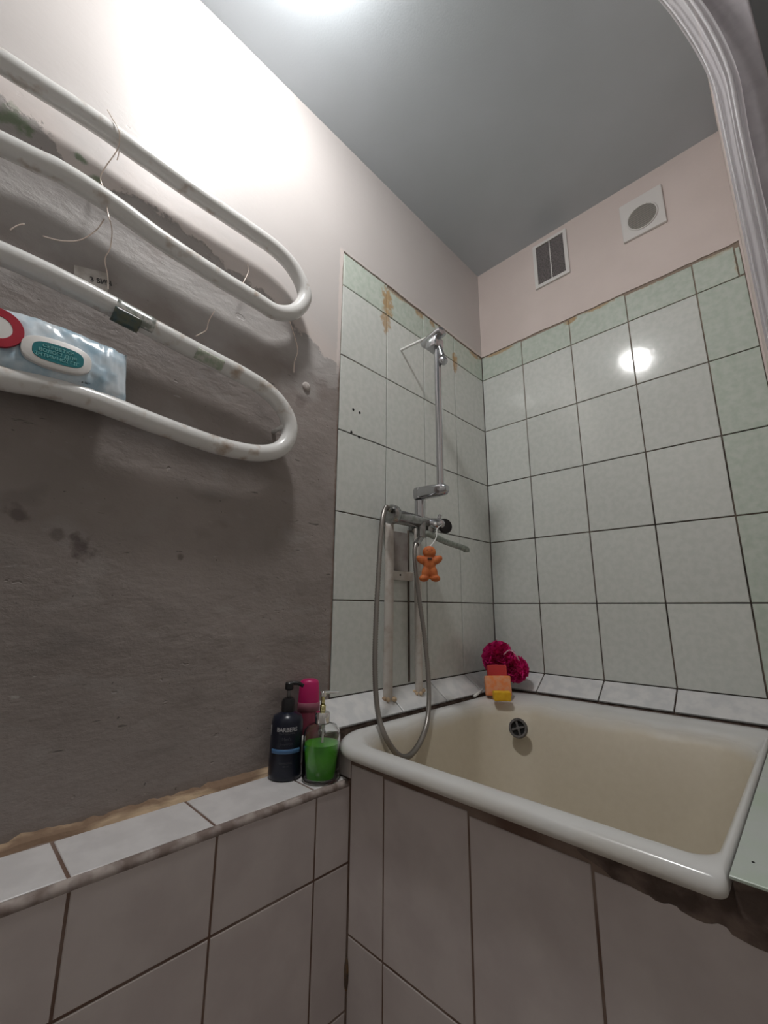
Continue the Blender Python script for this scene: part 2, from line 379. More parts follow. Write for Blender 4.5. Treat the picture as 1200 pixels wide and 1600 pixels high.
# left wall: plaster slab with a ragged edge round the tiled field
wl = bpy.data.objects.new('wall_left', None)
def rag(a, b, n, amp, axis):
    out = []
    for i in range(n + 1):
        t = i / n; p = Vector(a).lerp(Vector(b), t)
        e = (noise.noise(Vector((t * 23, 1.3, 0))) + .5 * noise.noise(Vector((t * 70, 4.3, 0)))) * amp * (0 if i in (0, n) else 1)
        p[axis] += e; out.append(p)
    return out
poly = [Vector((0, -2.2, 0)), Vector((0, -2.2, CEIL)), Vector((0, .0, CEIL))]
poly += rag((0, .0, TOP + .004), (0, -.8205, TOP + .012), 90, .004, 2)
poly += rag((0, -.8215, TOP + .01), (0, -.8215, .60), 90, .0025, 1)[1:]
poly += [Vector((0, -.8215, 0))]
bm = bmesh.new(); f_ = bm.faces.new([bm.verts.new(p) for p in poly])
ex = bmesh.ops.extrude_face_region(bm, geom=[f_]); bmesh.ops.translate(bm, verts=[q for q in ex['geom'] if isinstance(q, bmesh.types.BMVert)], vec=(-.012, 0, 0))
bmesh.ops.triangulate(bm, faces=[f for f in bm.faces if len(f.verts) > 4])
wl = fin(bm, 'wall_left', M_plaster, kind='structure')
tag(wl, 'left wall, painted plaster above and bare grey cement below the towel rail')
bm = bmesh.new(); box(bm, (-.12, -2.2, 0), (-.012, 0, CEIL)); box(bm, (-.012, -.825, .3), (-G, 0, TOP + .03))
fin(bm, 'grout_bed', M_grout, wl)
for j in range(6):
    zt = TOP if j == 0 else ROW[j - 1]; zb = ROW[j]
    for i in range(4):
        ya, yb = -LCOL[i + 1], -LCOL[i]
        M = (M_tileg_rust if j == 0 else M_tile_rust if j == 1 else M_tile)
        h_ = zt - zb
        if j == 0: h_ -= random.choice((0, .003, .006))
        if j == 0 and i == 3: h_ += .006
        tile(wl, (0, ya, zb), (0, 1, 0), (0, 0, 1), (1, 0, 0), yb - ya, h_, M)
for (a, b) in ((552, 640), (562, 645), (549, 675), (561, 683)):
    p = px(0, .0002, a, b); bm = bmesh.new(); cyl(bm, (-.004, p.y, p.z), (.0006, p.y, p.z), .0042, 12); fin(bm, 'drill_hole', M_hole, wl)
# rough tan mortar left on top of the low wall
bm = bmesh.new(); rings = []
for i in range(160):
    t = i / 159; y = -2.15 + t * 1.24
    wdt = .021 + .006 * noise.noise(Vector((y * 9, 0, 0))) + .006 * noise.noise(Vector((y * 40, 3, 0)))
    hh = .006 + .005 * noise.noise(Vector((y * 14, 5, 0))) + .004 * noise.noise(Vector((y * 55, 8, 0)))
    rings.append([Vector((-.002, y, .598)), Vector((-.002, y, .602 + hh * 1.5)), Vector((wdt * .35, y, .602 + hh * .9)), Vector((wdt * .8, y, .602 + hh * .45)), Vector((wdt, y, .598))])
ring_loft(bm, rings); fin(bm, 'mortar_strip', M_tan, wl)

# back wall
bm = bmesh.new(); box(bm, (-.12, .012, 0), (1.6, .12, CEIL))
wb = fin(bm, 'wall_back', M_paintback, kind='structure'); tag(wb, 'back wall above the tub, pinkish paint over pale green tiles')
poly = [Vector((0, 0, CEIL)), Vector((1.6, 0, CEIL)), Vector((1.6, 0, TOP + .004))] + rag((.93, 0, TOP + .006), (0, 0, TOP + .004), 90, .004, 2)
bm = bmesh.new(); f_ = bm.faces.new([bm.verts.new(p) for p in poly])
ex = bmesh.ops.extrude_face_region(bm, geom=[f_]); bmesh.ops.translate(bm, verts=[q for q in ex['geom'] if isinstance(q, bmesh.types.BMVert)], vec=(0, .012, 0))
bmesh.ops.triangulate(bm, faces=[f for f in bm.faces if len(f.verts) > 4])
fin(bm, 'paint_layer', M_paintback, wb)
bm = bmesh.new(); box(bm, (0, G, .3), (.93, .012, TOP + .03)); fin(bm, 'grout_bed', M_grout, wb)
for j in range(6):
    zt = TOP if j == 0 else ROW[j - 1]; zb = ROW[j]
    for i in range(5):
        x0, x1 = BCOL[i], BCOL[i + 1]
        if i == 4 and j > 0: x1 = .914
        M = M_tileg_back if j == 0 else (M_tileg if i == 4 else M_tile)
        h_ = zt - zb - (random.choice((0, .003, .006)) if j == 0 else 0)
        tile(wb, (x0, 0, zb), (1, 0, 0), (0, 0, 1), (0, -1, 0), x1 - x0, h_, M, gap=.0042 if j > 2 else .0036)
tile(wb, (.900, 0, 1.952), (1, 0, 0), (0, 0, 1), (0, -1, 0), .014, .10, M_tileg)
bm = bmesh.new(); box(bm, (.9142, .0005, .73), (.9205, .010, TOP + .02)); fin(bm, 'corner_filler', M_paintback, wb)

# wall on the right of the tub, its grey end seen beside the curtain
bm = bmesh.new(); box(bm, (.9195, -.72, 0), (.985, .0, CEIL)); wr = fin(bm, 'wall_right', M_paintback, kind='structure'); tag(wr, 'narrow partition wall closing the tub on the right')
bm = bmesh.new(); box(bm, (.919, -.735, 0), (.988, -.72, CEIL), .004, 3); fin(bm, 'end_face', M_greyend, wr)
bm = bmesh.new(); box(bm, (1.5, -2.2, 0), (1.6, 0, CEIL)); o = fin(bm, 'wall_far_right', M_light, kind='structure'); tag(o, 'light wall beyond the partition')  # unseen wall, given a pale finish to bounce light into the room
bm = bmesh.new(); box(bm, (-.12, -2.3, 0), (1.6, -2.2, CEIL)); o = fin(bm, 'wall_front', M_light, kind='structure'); tag(o, 'wall behind the viewer')
bm = bmesh.new(); box(bm, (-.12, -2.3, CEIL), (1.6, .12, CEIL + .1)); o = fin(bm, 'ceiling', M_ceil, kind='structure'); tag(o, 'smooth grey ceiling')
bm = bmesh.new(); box(bm, (-.12, -2.3, -.1), (1.6, .12, 0)); o = fin(bm, 'floor', M_floor, kind='structure'); tag(o, 'brown floor')

# low tiled wall (pipe box) running along the left wall
BW, BT = .160, .600
AP = -.885                              # plane of the tub apron
bm = bmesh.new(); box(bm, (0, -2.2, 0), (BW - .0016, AP + .01, BT - .002))
lw = fin(bm, 'wall_low', M_groutbox, kind='structure'); tag(lw, 'low tiled wall along the left wall, holding the bottles')
ys = [-2.17, -1.975, -1.775, -1.573, -1.373, -1.173, -.972, AP]
for a, b in zip(ys, ys[1:]):
    tile(lw, (.022, a, BT), (1, 0, 0), (0, 1, 0), (0, 0, 1), BW - .031, b - a, M_boxtop, gap=.005, t=.006, tilt=.15)
    for z0, z1 in ((.448, BT - .010), (.203, .448), (0, .203)):
        tile(lw, (BW, a, z0), (0, 1, 0), (0, 0, 1), (1, 0, 0), b - a, z1 - z0, M_box, gap=.0042, tilt=.12)
bm = bmesh.new()
path = [Vector((BW - .007, -2.19 + i * .02, BT - .008 + .0012 * noise.noise(Vector((i * .4, 0, 0))))) for i in range(66)]
tube(bm, path, .0086, 8); fin(bm, 'edge_grout', mat('edge_grout', (.46, .40, .37), .8, noise_scale=30, col2=(.22, .17, .15)), lw, smooth=True)

# tub apron
bm = bmesh.new(); box(bm, (BW - .0016, AP + .0016, 0), (.985, AP + .028, .634))
ap = fin(bm, 'wall_apron', M_groutbox, kind='structure'); tag(ap, 'tiled panel closing the front of the tub')
xs = [BW, .257, .4525, .648, .845, .985]
for i, (a, b) in enumerate(zip(xs, xs[1:])):
    zt = (.630, .627, .621, .614, .602)[i]
    for z0, z1 in ((.325, zt), (.08, .325), (0, .08)):
        tile(ap, (a, AP, z0), (1, 0, 0), (0, 0, 1), (0, -1, 0), b - a, z1 - z0, M_box, gap=.0042, tilt=.12)
# ragged mortar between the apron tiles and the rim
bm = bmesh.new(); rings = []
for i in range(120):
    t = i / 119; x = BW + t * .815; k = max(0, (x - .62) / .3)
    lo = .612 - .012 * k * (1 + .6 * noise.noise(Vector((x * 25, 0, 0)))); hi = .648 + (0 if x < .79 else .008)
    out = AP + (.0025 if x < .6 else .0025 - .0035 * min(1, (x - .6) / .1)) - .004 * k * (1 + noise.noise(Vector((x * 30, 7, 0)))) - .001 * noise.noise(Vector((x * 60, 2, 0)))
    rings.append([Vector((x, AP + .02, lo)), Vector((x, out + .003, lo)), Vector((x, out, (lo + hi) / 2)), Vector((x, out + .001, hi)), Vector((x, AP + .02, hi))])
ring_loft(bm, rings); fin(bm, 'mortar_strip', M_mortar, ap)
tile(ap, (.02, AP - .001, BT), (1, 0, 0), (0, 0, 1), (0, -1, 0), .140, .046, M_box, gap=.002)
p = px(1, AP - .001, 533, 1535)
bm = bmesh.new(); sphere(bm, (BW + .001, AP - .001, .262), .007, 12, 10, (.8, .8, 4)); fin(bm, 'rust_patch', M_rust, ap, smooth=True)

# tiled shelf right of the tub
RIM = .672
bm = bmesh.new(); box(bm, (.803, -.893, .628), (.919, 0, .6685), .003, 2)
tr = fin(bm, 'trim_1', M_mortar, kind='structure'); tag(tr, 'narrow tiled shelf between the tub and the right partition')
for a, b in ((-.902, -.50), (-.50, -.25), (-.25, -.004)):
    tile(tr, (.800, a, .671), (1, 0, 0), (0, 1, 0), (0, 0, 1), .118, b - a, M_ledge_right, gap=.003, t=.0035, tilt=.1)
p = px(2, .6712, 1177, 1347); bm = bmesh.new(); cyl(bm, (p.x, p.y, .6706), (p.x, p.y, .6714), .0016, 10); fin(bm, 'chip', M_hole, tr)

# sloping tile strips where the tub meets the walls
tr2 = bpy.data.objects.new('trim_2', None)
LO = .677; D = .074
bm = bmesh.new()
pr_ = [Vector((-.003, 0, .722)), Vector((D - .006, 0, LO - .010)), Vector((D - .006, 0, .62)), Vector((-.003, 0, .62))]
ring_loft(bm, [[p + Vector((0, y, 0)) for p in pr_] for y in (-.884, -.002)])
box(bm, (.0, -.8825, .598), (.125, -.80, .650), .004, 2); box(bm, (.12, -.8825, .598), (.17, -.862, .648), .004, 2)
tr2 = fin(bm, 'trim_2', M_mortar, kind='structure'); tag(tr2, 'sloping tile strip between the tub and the left wall')
sl = Vector((D, 0, LO - .7285)); ln = sl.length; sl.normalize(); nn = Vector((-sl.z, 0, sl.x))
for a, b in ((-.884, -.6187), (-.6187, -.4187), (-.4187, -.2187), (-.2187, -.07)):
    tile(tr2, Vector((D, b, LO)), (0, -1, 0), -sl, (0, -1, 0) and (-sl).cross(Vector((0, 1, 0))) * -1 if False else nn, b - a, ln, M_ledge, gap=.0045, t=.006, tilt=.3)
bm = bmesh.new()
pr_ = [Vector((0, .003, .722)), Vector((0, -D + .006, LO - .010)), Vector((0, -D + .006, .62)), Vector((0, .003, .62))]
ring_loft(bm, [[p + Vector((x, 0, 0)) for p in pr_] for x in (.0, .80)])
tr3 = fin(bm, 'trim_3', M_mortar, kind='structure'); tag(tr3, 'sloping tile strip between the tub and the back wall')
sb = Vector((0, -D, LO - .7285)).normalized(); nb = Vector((0, sb.z, -sb.y))
for a, b in ((.055, .1919), (.1919, .3919), (.3919, .5919), (.5919, .80)):
    tile(tr3, Vector((a, -D, LO)), (1, 0, 0), -sb, nb, b - a, ln, M_ledge, gap=.0042, t=.006, tilt=.3)
tile(tr3, Vector((.80, -.004, .6727)) , (1, 0, 0), (0, 0, 1), (0, -1, 0), .114, .054, M_ledge, gap=.003)

# ---------------------------------------------------------------- bathtub
tub = thing('bathtub', 'white enamelled bathtub with yellowed inside, set in a tiled surround', 'bathtub', (.44, -.48, .0))
X0, X1, Y0, Y1 = .080, .802, -.918, -.079
def lp(dx0, dx1, dy0, dy1, z, rr): return [p - Vector((.44, -.48, 0)) for p in corner_loop(X0 + dx0, X1 - dx1, Y0 + dy0, Y1 - dy1, z, rr)]
rings = [
    lp(.030, .020, .030, .006, .640, (.10, .01, .03, .03)),
    lp(.006, .006, .004, .004, .646, (.116, .012, .03, .04)),
    lp(.000, .000, .000, .000, .655, (.120, .012, .03, .04)),
    lp(.004, .002, .005, .002, .667, (.120, .012, .03, .04)),
    lp(.012, .006, .014, .008, RIM, (.120, .012, .03, .045)),
    lp(.030, .010, .034, .060, RIM + .0005, (.11, .02, .05, .07)),
    lp(.040, .014, .046, .110, RIM - .003, (.105, .04, .06, .10)),
    lp(.050, .020, .056, .135, RIM - .014, (.105, .05, .07, .12)),
    lp(.058, .026, .064, .155, RIM - .035, (.11, .06, .08, .13)),
    lp(.075, .045, .080, .195, .57, (.11, .09, .10, .14)),
    lp(.105, .080, .110, .245, .45, (.13, .12, .12, .15)),
    lp(.135, .110, .135, .280, .37, (.14, .13, .13, .15)),
    lp(.170, .145, .165, .310, .325, (.13, .12, .12, .13)),
    lp(.230, .200, .220, .360, .305, (.10, .10, .10, .10)),
    lp(.300, .270, .300, .410, .30, (.04, .04, .04, .04)),
]
bm = bmesh.new(); ring_loft(bm, rings, (False, True))
o = fin(bm, 'basin', M_tub, tub, smooth=True)
md = o.modifiers.new('thick', 'SOLIDIFY'); md.thickness = .004; md.offset = -1
md = o.modifiers.new('sub', 'SUBSURF'); md.levels = 1; md.render_levels = 2
# overflow grille on the far inner slope
oc = px(1, -.31, 810, 1138); nrm = Vector((.25, -.90, .34)).normalized()
q = Vector((0, 0, 1)).rotation_difference(nrm)
og = bpy.data.objects.new('overflow_grille', None)
bm = bmesh.new()
for prof in ([(.0215, -.004), (.0220, .004), (.0205, .0065), (.0165, .0065), (.0150, .0040), (.0150, -.004)],):
    lathe(bm, prof, (0, 0, 0), 32, (0, 0, 1), (False, False))
box(bm, (-.016, -.0022, -.002), (.016, .0022, .0042)); box(bm, (-.0022, -.016, -.002), (.0022, .016, .0042))
cyl(bm, (0, 0, -.001), (0, 0, .005), .0045, 12)
og = fin(bm, 'overflow_grille', M_drain, tub, smooth=False, auto=40)
og.matrix_local = Matrix.Translation(oc - Vector(tub.location)) @ q.to_matrix().to_4x4() @ Matrix.Rotation(R(35), 4, 'Z') @ Matrix.Scale(1.22, 4)
bm = bmesh.new(); cyl(bm, (0, 0, -.003), (0, 0, .0005), .0155, 24); fin(bm, 'grille_hole', M_hole, og)
for sx in (-1, 1):
    for s2 in (-1, 1):
        bm = bmesh.new(); box(bm, (sx * .2 - .02, s2 * .2 - .02, 0.0), (sx * .2 + .02, s2 * .2 + .02, .33), .003); fin(bm, 'support_foot', M_mortar, tub)

# ---------------------------------------------------------------- towel rail
rail = thing('towel_rail', 'white painted pipe towel rail bent in a snake on the left wall', 'towel rail')
RX = .046; RR = .0195
def rp(*pp): return [px(0, RX, a, b) for a, b in pp]
top = [Vector((.0, -1.69, 1.874)), Vector((.03, -1.688, 1.874)), Vector((RX, -1.665, 1.874))]
ctl = rp((0, 95), (140, 185), (230, 249), (300, 299), (385, 357), (432, 391), (461, 424), (476, 463), (461, 486), (432, 488), (398, 468), (340, 433), (250, 374), (180, 323), (100, 272), (58, 252))
bend2 = [Vector((RX, -1.635, 1.708)), Vector((RX, -1.675, 1.690)), Vector((RX, -1.700, 1.640)), Vector((RX, -1.695, 1.575)), Vector((RX, -1.66, 1.522)), Vector((RX, -1.61, 1.510))]
ctl2 = rp((0, 396), (75, 429), (150, 466), (225, 506), (300, 546), (385, 590), (425, 618), (448, 650), (452, 680), (436, 702), (400, 708), (340, 696), (250, 665), (150, 627), (70, 604), (0, 590))
end = [Vector((RX, -1.62, 1.310)), Vector((RX, -1.685, 1.312)), Vector((.03, -1.715, 1.312)), Vector((.0, -1.718, 1.312))]
path = smooth_path(top + ctl + bend2 + ctl2 + end, 6)
bm = bmesh.new(); tube(bm, path, RR, 20); fin(bm, 'bent_pipe', M_rail, rail, smooth=True)
for yy, zz in ((-1.688, 1.874), (-1.717, 1.312)):
    bm = bmesh.new(); cyl(bm, (0, yy, zz), (.007, yy, zz), .034, 28, bev=.002); fin(bm, 'wall_flange', M_rail, rail, auto=40)
for (a, b, dy) in ((470, 474, 0), (447, 668, 0)):
    p = px(0, RX, a, b); bm = bmesh.new(); cyl(bm, (0, p.y - .008, p.z), (RX, p.y - .008, p.z), .006, 12); fin(bm, 'wall_bracket', M_rail, rail, smooth=True)
# foil tape patches round the third run
def patch(a, b, mat_, r=.0008, name='tape_patch', arc=(-40, 150)):
    A, B = px(0, RX, *a), px(0, RX, *b); t = (B - A).normalized(); bm = bmesh.new()
    upv = Vector((0, 0, 1)); upv = (upv - t * upv.dot(t)).normalized(); out = Vector((1, 0, 0))
    n = 14; rr = RR + r; grid = []
    for i in range(9):
        p = A.lerp(B, i / 8); row = []
        for k in range(n + 1):
            a_ = R(arc[0] + (arc[1] - arc[0]) * k / n); w_ = rr + .0007 * noise.noise(Vector((i * .9, k * .7, 3)))
            row.append(bm.verts.new(p + (out * math.cos(a_) + upv * math.sin(a_)) * w_))
        grid.append(row)
    for i in range(8):
        for k in range(n): bm.faces.new((grid[i][k], grid[i + 1][k], grid[i + 1][k + 1], grid[i][k + 1]))
    o = fin(bm, name, mat_, rail, smooth=True); s = o.modifiers.new('s', 'SOLIDIFY'); s.thickness = .0005
    return o
tp = patch((178, 481), (238, 513), M_silver, arc=(-60, 120)); tag(tp, 'shiny clear tape on the pipe')
dp = patch((176, 484), (218, 506), mat('olive_print', (.14, .15, .10), .3, noise_scale=90, col2=(.08, .12, .12)), r=.0016, arc=(-95, -8), name='dull_foil')
patch((303, 549), (345, 571), mat('green_chip', (.36, .42, .32), .4, noise_scale=90, col2=(.55, .55, .50)), arc=(-70, 5), name='paint_chip')
# string light wire wound over the rail
fw = thing('string_light_wire', 'thin copper string light wire tangled over the towel rail', 'wire')
def wire(pts, x=.070, xs=None, r=.0011, nm='wire'):
    P = [px(0, (xs[i] if xs else x), a, b) for i, (a, b) in enumerate(pts)]
    bm = bmesh.new(); tube(bm, smooth_path(P, 6), r, 6); return fin(bm, nm, M_copper, fw, smooth=True)
wire([(168, 172), (176, 186), (186, 205), (184, 232), (164, 262), (157, 280), (165, 303), (168, 330), (172, 345)], xs=[.05, .064, .068, .05, .03, .02, .03, .062, .066])
wire([(187, 205), (187, 222), (186, 237), (183, 250)], xs=[.067, .055, .03, .02])
wire([(163, 342), (150, 360), (125, 375), (95, 376), (67, 369)], x=.03)
wire([(16, 359), (28, 352), (38, 350)], x=.03)
wire([(172, 345), (175, 362), (172, 388), (164, 405), (168, 430), (169, 452)], xs=[.062, .03, .012, .01, .01, .012])
wire([(387, 414), (388, 425), (381, 440), (376, 450)], x=.025)
wire([(335, 486), (326, 502), (322, 516), (306, 525)], x=.012)
wire([(452, 500), (461, 528), (465, 548), (460, 566), (459, 582)], x=.010)

# label tag taped on the wall behind the rail
lt = thing('wall_label', 'torn paper label taped to the cement behind the towel rail', 'label', (0, 0, 0))
P4 = [px(0, .0022, *q) for q in ((116, 414), (169, 427), (170, 460), (118, 440))]
P4 = [P4[0], P4[1], P4[2] + Vector((0, 0, -.02)), P4[3] + Vector((0, 0, -.02))]
bm = bmesh.new(); vs = [bm.verts.new(p) for p in P4]; f_ = bm.faces.new(vs); ex = bmesh.ops.extrude_face_region(bm, geom=[f_])
bmesh.ops.translate(bm, verts=[q for q in ex['geom'] if isinstance(q, bmesh.types.BMVert)], vec=(-.0018, 0, 0)); fin(bm, 'paper', M_oldpaper, lt)
u = (P4[1] - P4[0]).normalized()
text('3 SИЧ', mat('dark_print', (.05, .05, .05), .6), lt, px(0, .0027, 158, 440), u, (0, 0, 1), .014, bold=.0003)
bm = bmesh.new(); a = px(0, .0025, 142, 449); b = px(0, .0025, 166, 457); tube(bm, [a, b], .0012, 6); fin(bm, 'printed_line', M_black, lt)
# wall plug
p = px(0, 0, 478, 604); wp = thing('wall_plug', 'small round white plug set in the cement wall', 'plug', (0, p.y, p.z))
bm = bmesh.new(); lathe(bm, [(.0125, -.002), (.0122, .003), (.009, .0055), (.003, .006)], (0, 0, 0), 18, (1, 0, 0)); fin(bm, 'disc', mat('plug_white', (.6, .56, .53), .5, noise_scale=90, col2=(.45, .4, .38)), wp, smooth=True)

# ---------------------------------------------------------------- wipes packet on the rail
pk = thing('wipes_packet', 'blue foil packet of wet wipes with white lid, resting on the rail', 'packet')
def kp(a, b, x=.046): return px(0, x, a, b)
# outline corners of the front face on the tilted plane
c_tr = Vector((.030, -1.374, 1.437)); 
A0 = kp(-70, 462, .040); A1 = kp(198, 552, .040); A2 = kp(196, 628, .050); A3 = kp(-70, 566, .050)
nx, ny = 60, 26; bm = bmesh.new(); F_, B_ = [], []
for i in range(nx + 1):
    s = i / nx; fr, bk = [], []
    for j in range(ny + 1):
        t = j / ny
        ss = s
        topp = A0.lerp(A1, ss); bot = A3.lerp(A2, ss)
        topp.z += .008 * math.sin(math.pi * min(1, max(0, (ss - .1) / .75))) - (.004 if ss > .93 else 0)
        c = topp.lerp(bot, t)
        e = min(1, (1 - s) / .16, s / .12) ; e = math.sqrt(max(0, 1 - (1 - max(0, e)) ** 2)); e2 = math.sqrt(max(0, 1 - abs(2 * t - 1) ** 3))
        th = .0165 * e * e2 + .0006
        wr = .0024 * noise.noise(Vector((s * 13, t * 4, 1))) + .0012 * noise.noise(Vector((s * 30, t * 14, 4)))
        crease = .0030 * noise.noise(Vector((s * 40, t * 2.2, 9))) * (1 if s > .80 else .25)
        fr.append(bm.verts.new(c + Vector((th + wr + crease, 0, 0)))); bk.append(bm.verts.new(c + Vector((-th + crease + wr * .5, 0, 0))))
    F_.append(fr); B_.append(bk)
for i in range(nx):
    for j in range(ny):
        bm.faces.new((F_[i][j], F_[i][j + 1], F_[i + 1][j + 1], F_[i + 1][j])); bm.faces.new((B_[i][j], B_[i + 1][j], B_[i + 1][j + 1], B_[i][j + 1]))
for i in range(nx):
    bm.faces.new((F_[i][0], F_[i + 1][0], B_[i + 1][0], B_[i][0])); bm.faces.new((F_[i][ny], B_[i][ny], B_[i + 1][ny], F_[i + 1][ny]))
for j in range(ny):
    bm.faces.new((F_[0][j], B_[0][j], B_[0][j + 1], F_[0][j + 1])); bm.faces.new((F_[nx][j], F_[nx][j + 1], B_[nx][j + 1], B_[nx][j]))
fin(bm, 'film_pouch', M_bluepack, pk, smooth=True)
pu = (A1 - A0).normalized(); pn = pu.cross((A2 - A1)).normalized()
if pn.x < 0: pn = -pn
pv = pn.cross(pu)
def stadium(bm, c, hw, hh, n1, n0, off0, off1, pw=2.6, inset=.0015, hole=None):
    rings = []
    for (k, off) in ((1, off0), (1, off1 - .001), ((hw - inset) / hw, off1)):
        rings.append([c + pu * (math.copysign(abs(math.cos(a)) ** (2 / pw), math.cos(a)) * hw * k) + pv * (math.copysign(abs(math.sin(a)) ** (2 / pw), math.sin(a)) * hh * k) + pn * off for a in [2 * math.pi * q / 40 for q in range(40)]])
    ring_loft(bm, rings)
lc = px(0, .0655, 90, 556)
bm = bmesh.new(); stadium(bm, lc, .0480, .0275, 0, 0, -.006, .004, inset=.003); lid = fin(bm, 'lid', M_whitepl, pk, auto=35)
bm = bmesh.new(); stadium(bm, lc + pu * .001, .0355, .0175, 0, 0, .003, .0047, pw=3, inset=.001); lb = fin(bm, 'lid_label', M_teal, lid, auto=35)
for k, (s_, sz) in enumerate((('СЕРВЕТКИ', .0082), ('ВОЛОГІ ДЛЯ УСІЄЇ', .0080), ('РОДИНИ', .0080))):
    s_ = ('СЕРВЕТКИ', 'ВОЛОГІ ДЛЯ', 'ІНТИМНОЇ ГІГ')[k]
    text(s_, M_tealtext, lid, lc + pn * .0052 + pv * (.0084 - .0088 * k), pu, pv, .0082, bold=.00012)
rc = px(0, .0650, -6, 510); bm = bmesh.new()
ringp = lambda r_, off: [rc + pu * (r_ * math.cos(a)) + pv * (r_ * math.sin(a)) + pn * off for a in [2 * math.pi * q / 48 for q in range(48)]]
ring_loft(bm, [ringp(.034, -.004), ringp(.034, .0012), ringp(.020, .0012), ringp(.020, -.004)], (False, False)); fin(bm, 'red_ring', M_redpr, pk)
bm = bmesh.new(); ring_loft(bm, [ringp(.0198, -.004), ringp(.0198, .0006)]); fin(bm, 'ring_centre', M_whitepl, pk)
text('5 шт', M_black, pk, px(0, .0625, 134, 598), pu, pv, .0065)

# ---------------------------------------------------------------- mixer, riser, hose
mx_ = thing('shower_mixer', 'chrome shower mixer with swivel riser on the left tiled wall', 'faucet')
XM = .078; ZM = 1.214
def part(f, name, M, parent=mx_, auto=35):
    bm = bmesh.new(); f(bm); return fin(bm, name, M, parent, auto=auto)
part(lambda b: lathe(b, [(.012, 0), (.025, .001), (.0285, .006), (.0285, .020), (.026, .026), (.019, .032), (.0188, .19), (.017, .195)], (XM, -.686, ZM + .004), 28, (0, 1, -.02)), 'body', M_steelsoft)
part(lambda b: (cyl(b, (.0, -.632, ZM - .006), (XM, -.632, ZM), .012, 20), lathe(b, [(.024, 0), (.024, .008), (.019, .012)], (.014, -.632, ZM - .005), 6, (1, 0, 0))), 'inlet', M_steelsoft)
part(lambda b: (cyl(b, (.0, -.500, ZM - .006), (XM, -.500, ZM), .012, 20), lathe(b, [(.024, 0), (.024, .008), (.019, .012)], (.014, -.500, ZM - .005), 6, (1, 0, 0))), 'inlet', M_steelsoft)
# outlet block beneath for spout and hose
part(lambda b: (cyl(b, (XM + .004, -.545, ZM - .05), (XM + .004, -.545, ZM), .0155, 20, bev=.002), cyl(b, (XM + .004, -.505, ZM - .03), (XM + .004, -.505, ZM), .018, 20, bev=.002)), 'outlet', M_steelsoft)
# control knob with black cap facing the room
kd = Vector((.70, .55, -.18)).normalized(); kc = Vector((.098, -.500, ZM - .002))
kn = part(lambda b: (lathe(b, [(.014, -.025), (.019, 0), (.0205, .012), (.018, .026), (.012, .032)], kc, 24, kd)), 'knob', M_steel)
bc = px(0, .125, 695, 822)
part(lambda b: lathe(b, [(.002, -.007), (.020, -.006), (.0240, -.001), (.0240, .003), (.0215, .006), (.004, .0065)], bc, 28, Vector((.85, -.42, .10))), 'black_cap', M_black, kn)
part(lambda b: cyl(b, px(0, .105, 684, 816), px(0, .112, 688, 804), .0062, 12, bev=.002), 'lever_tip', M_steel, kn)
sp0 = Vector((XM + .004, -.545, ZM - .036)); spe = px(0, .098, 729, 858)
pth = smooth_path([sp0, sp0 + (spe - sp0) * .10 + Vector((.010, 0, .002)), sp0 + (spe - sp0) * .5, sp0 + (spe - sp0) * .95, spe + Vector((.001, .0, -.004))], 8)
part(lambda b: (tube(b, pth, .0098, 16), cyl(b, spe + Vector((0, -.002, -.010)), spe + Vector((0, -.002, .002)), .0108, 16)), 'spout', M_spout)
# lower riser, swivel arm, long riser
part(lambda b: (cyl(b, (XM, -.547, ZM + .005), (XM, -.547, 1.282), .0165, 24, bev=.001), cyl(b, (XM, -.547, 1.286), (XM, -.547, 1.322), .0180, 24, bev=.002)), 'lower_riser', M_steel)
def arm(b):
    rings = []
    for x, hw, z0, z1 in ((XM - .017, .010, 1.286, 1.322), (XM - .012, .017, 1.283, 1.325), (XM + .03, .0185, 1.284, 1.324), (.150, .0190, 1.283, 1.321), (.176, .0165, 1.285, 1.318), (.186, .009, 1.292, 1.311)):
        rings.append([Vector((x, -.547 + hw * math.copysign(abs(math.cos(a)) ** .7, math.cos(a)), (z0 + z1) / 2 + math.copysign(abs(math.sin(a)) ** .7, math.sin(a)) * (z1 - z0) / 2)) for a in [2 * math.pi * q / 24 for q in range(24)]])
    ring_loft(b, rings)
part(arm, 'swivel_arm', M_steel)
part(lambda b: cyl(b, (.160, -.547, 1.312), (.160, -.547, 1.800), .0112, 20), 'riser_rod', M_steel)
# cradle at the top: fixing rod to the wall, slab, block and clamp knob
part(lambda b: cyl(b, (.0, -.547, 1.847), (.15, -.547, 1.838), .0046, 12), 'wall_rod', M_white)  # chrome bracket in plain white: its bright highlight is painted into the colour
def slab(b):
    c = Vector((.142, -.547, 1.826)); u_ = Vector((.97, -.10, .10)).normalized(); v_ = Vector((0, 0, 1)); v_ = (v_ - u_ * v_.dot(u_)).normalized(); w_ = u_.cross(v_)
    rings = []
    for s_, k in ((-.046, .6), (-.040, .95), (.036, 1), (.044, .9), (.048, .5)):
        rings.append([c + u_ * s_ + v_ * (.0155 * k * math.cos(a)) + w_ * (.020 * k * math.sin(a)) for a in [2 * math.pi * q / 20 for q in range(20)]])
    ring_loft(b, rings)
part(slab, 'cradle', M_steel)
part(lambda b: box(b, (.128, -.572, 1.778), (.172, -.526, 1.816), .006, 3), 'slider_block', M_steel)
part(lambda b: (cyl(b, (.158, -.545, 1.806), px(1, -.545, 691, 556), .009, 16), lathe(b, [(.006, -.008), (.013, -.005), (.0145, .004), (.011, .012), (.004, .014)], px(1, -.545, 692, 563), 20, (.5, .1, -.8))), 'clamp_knob', M_steel)
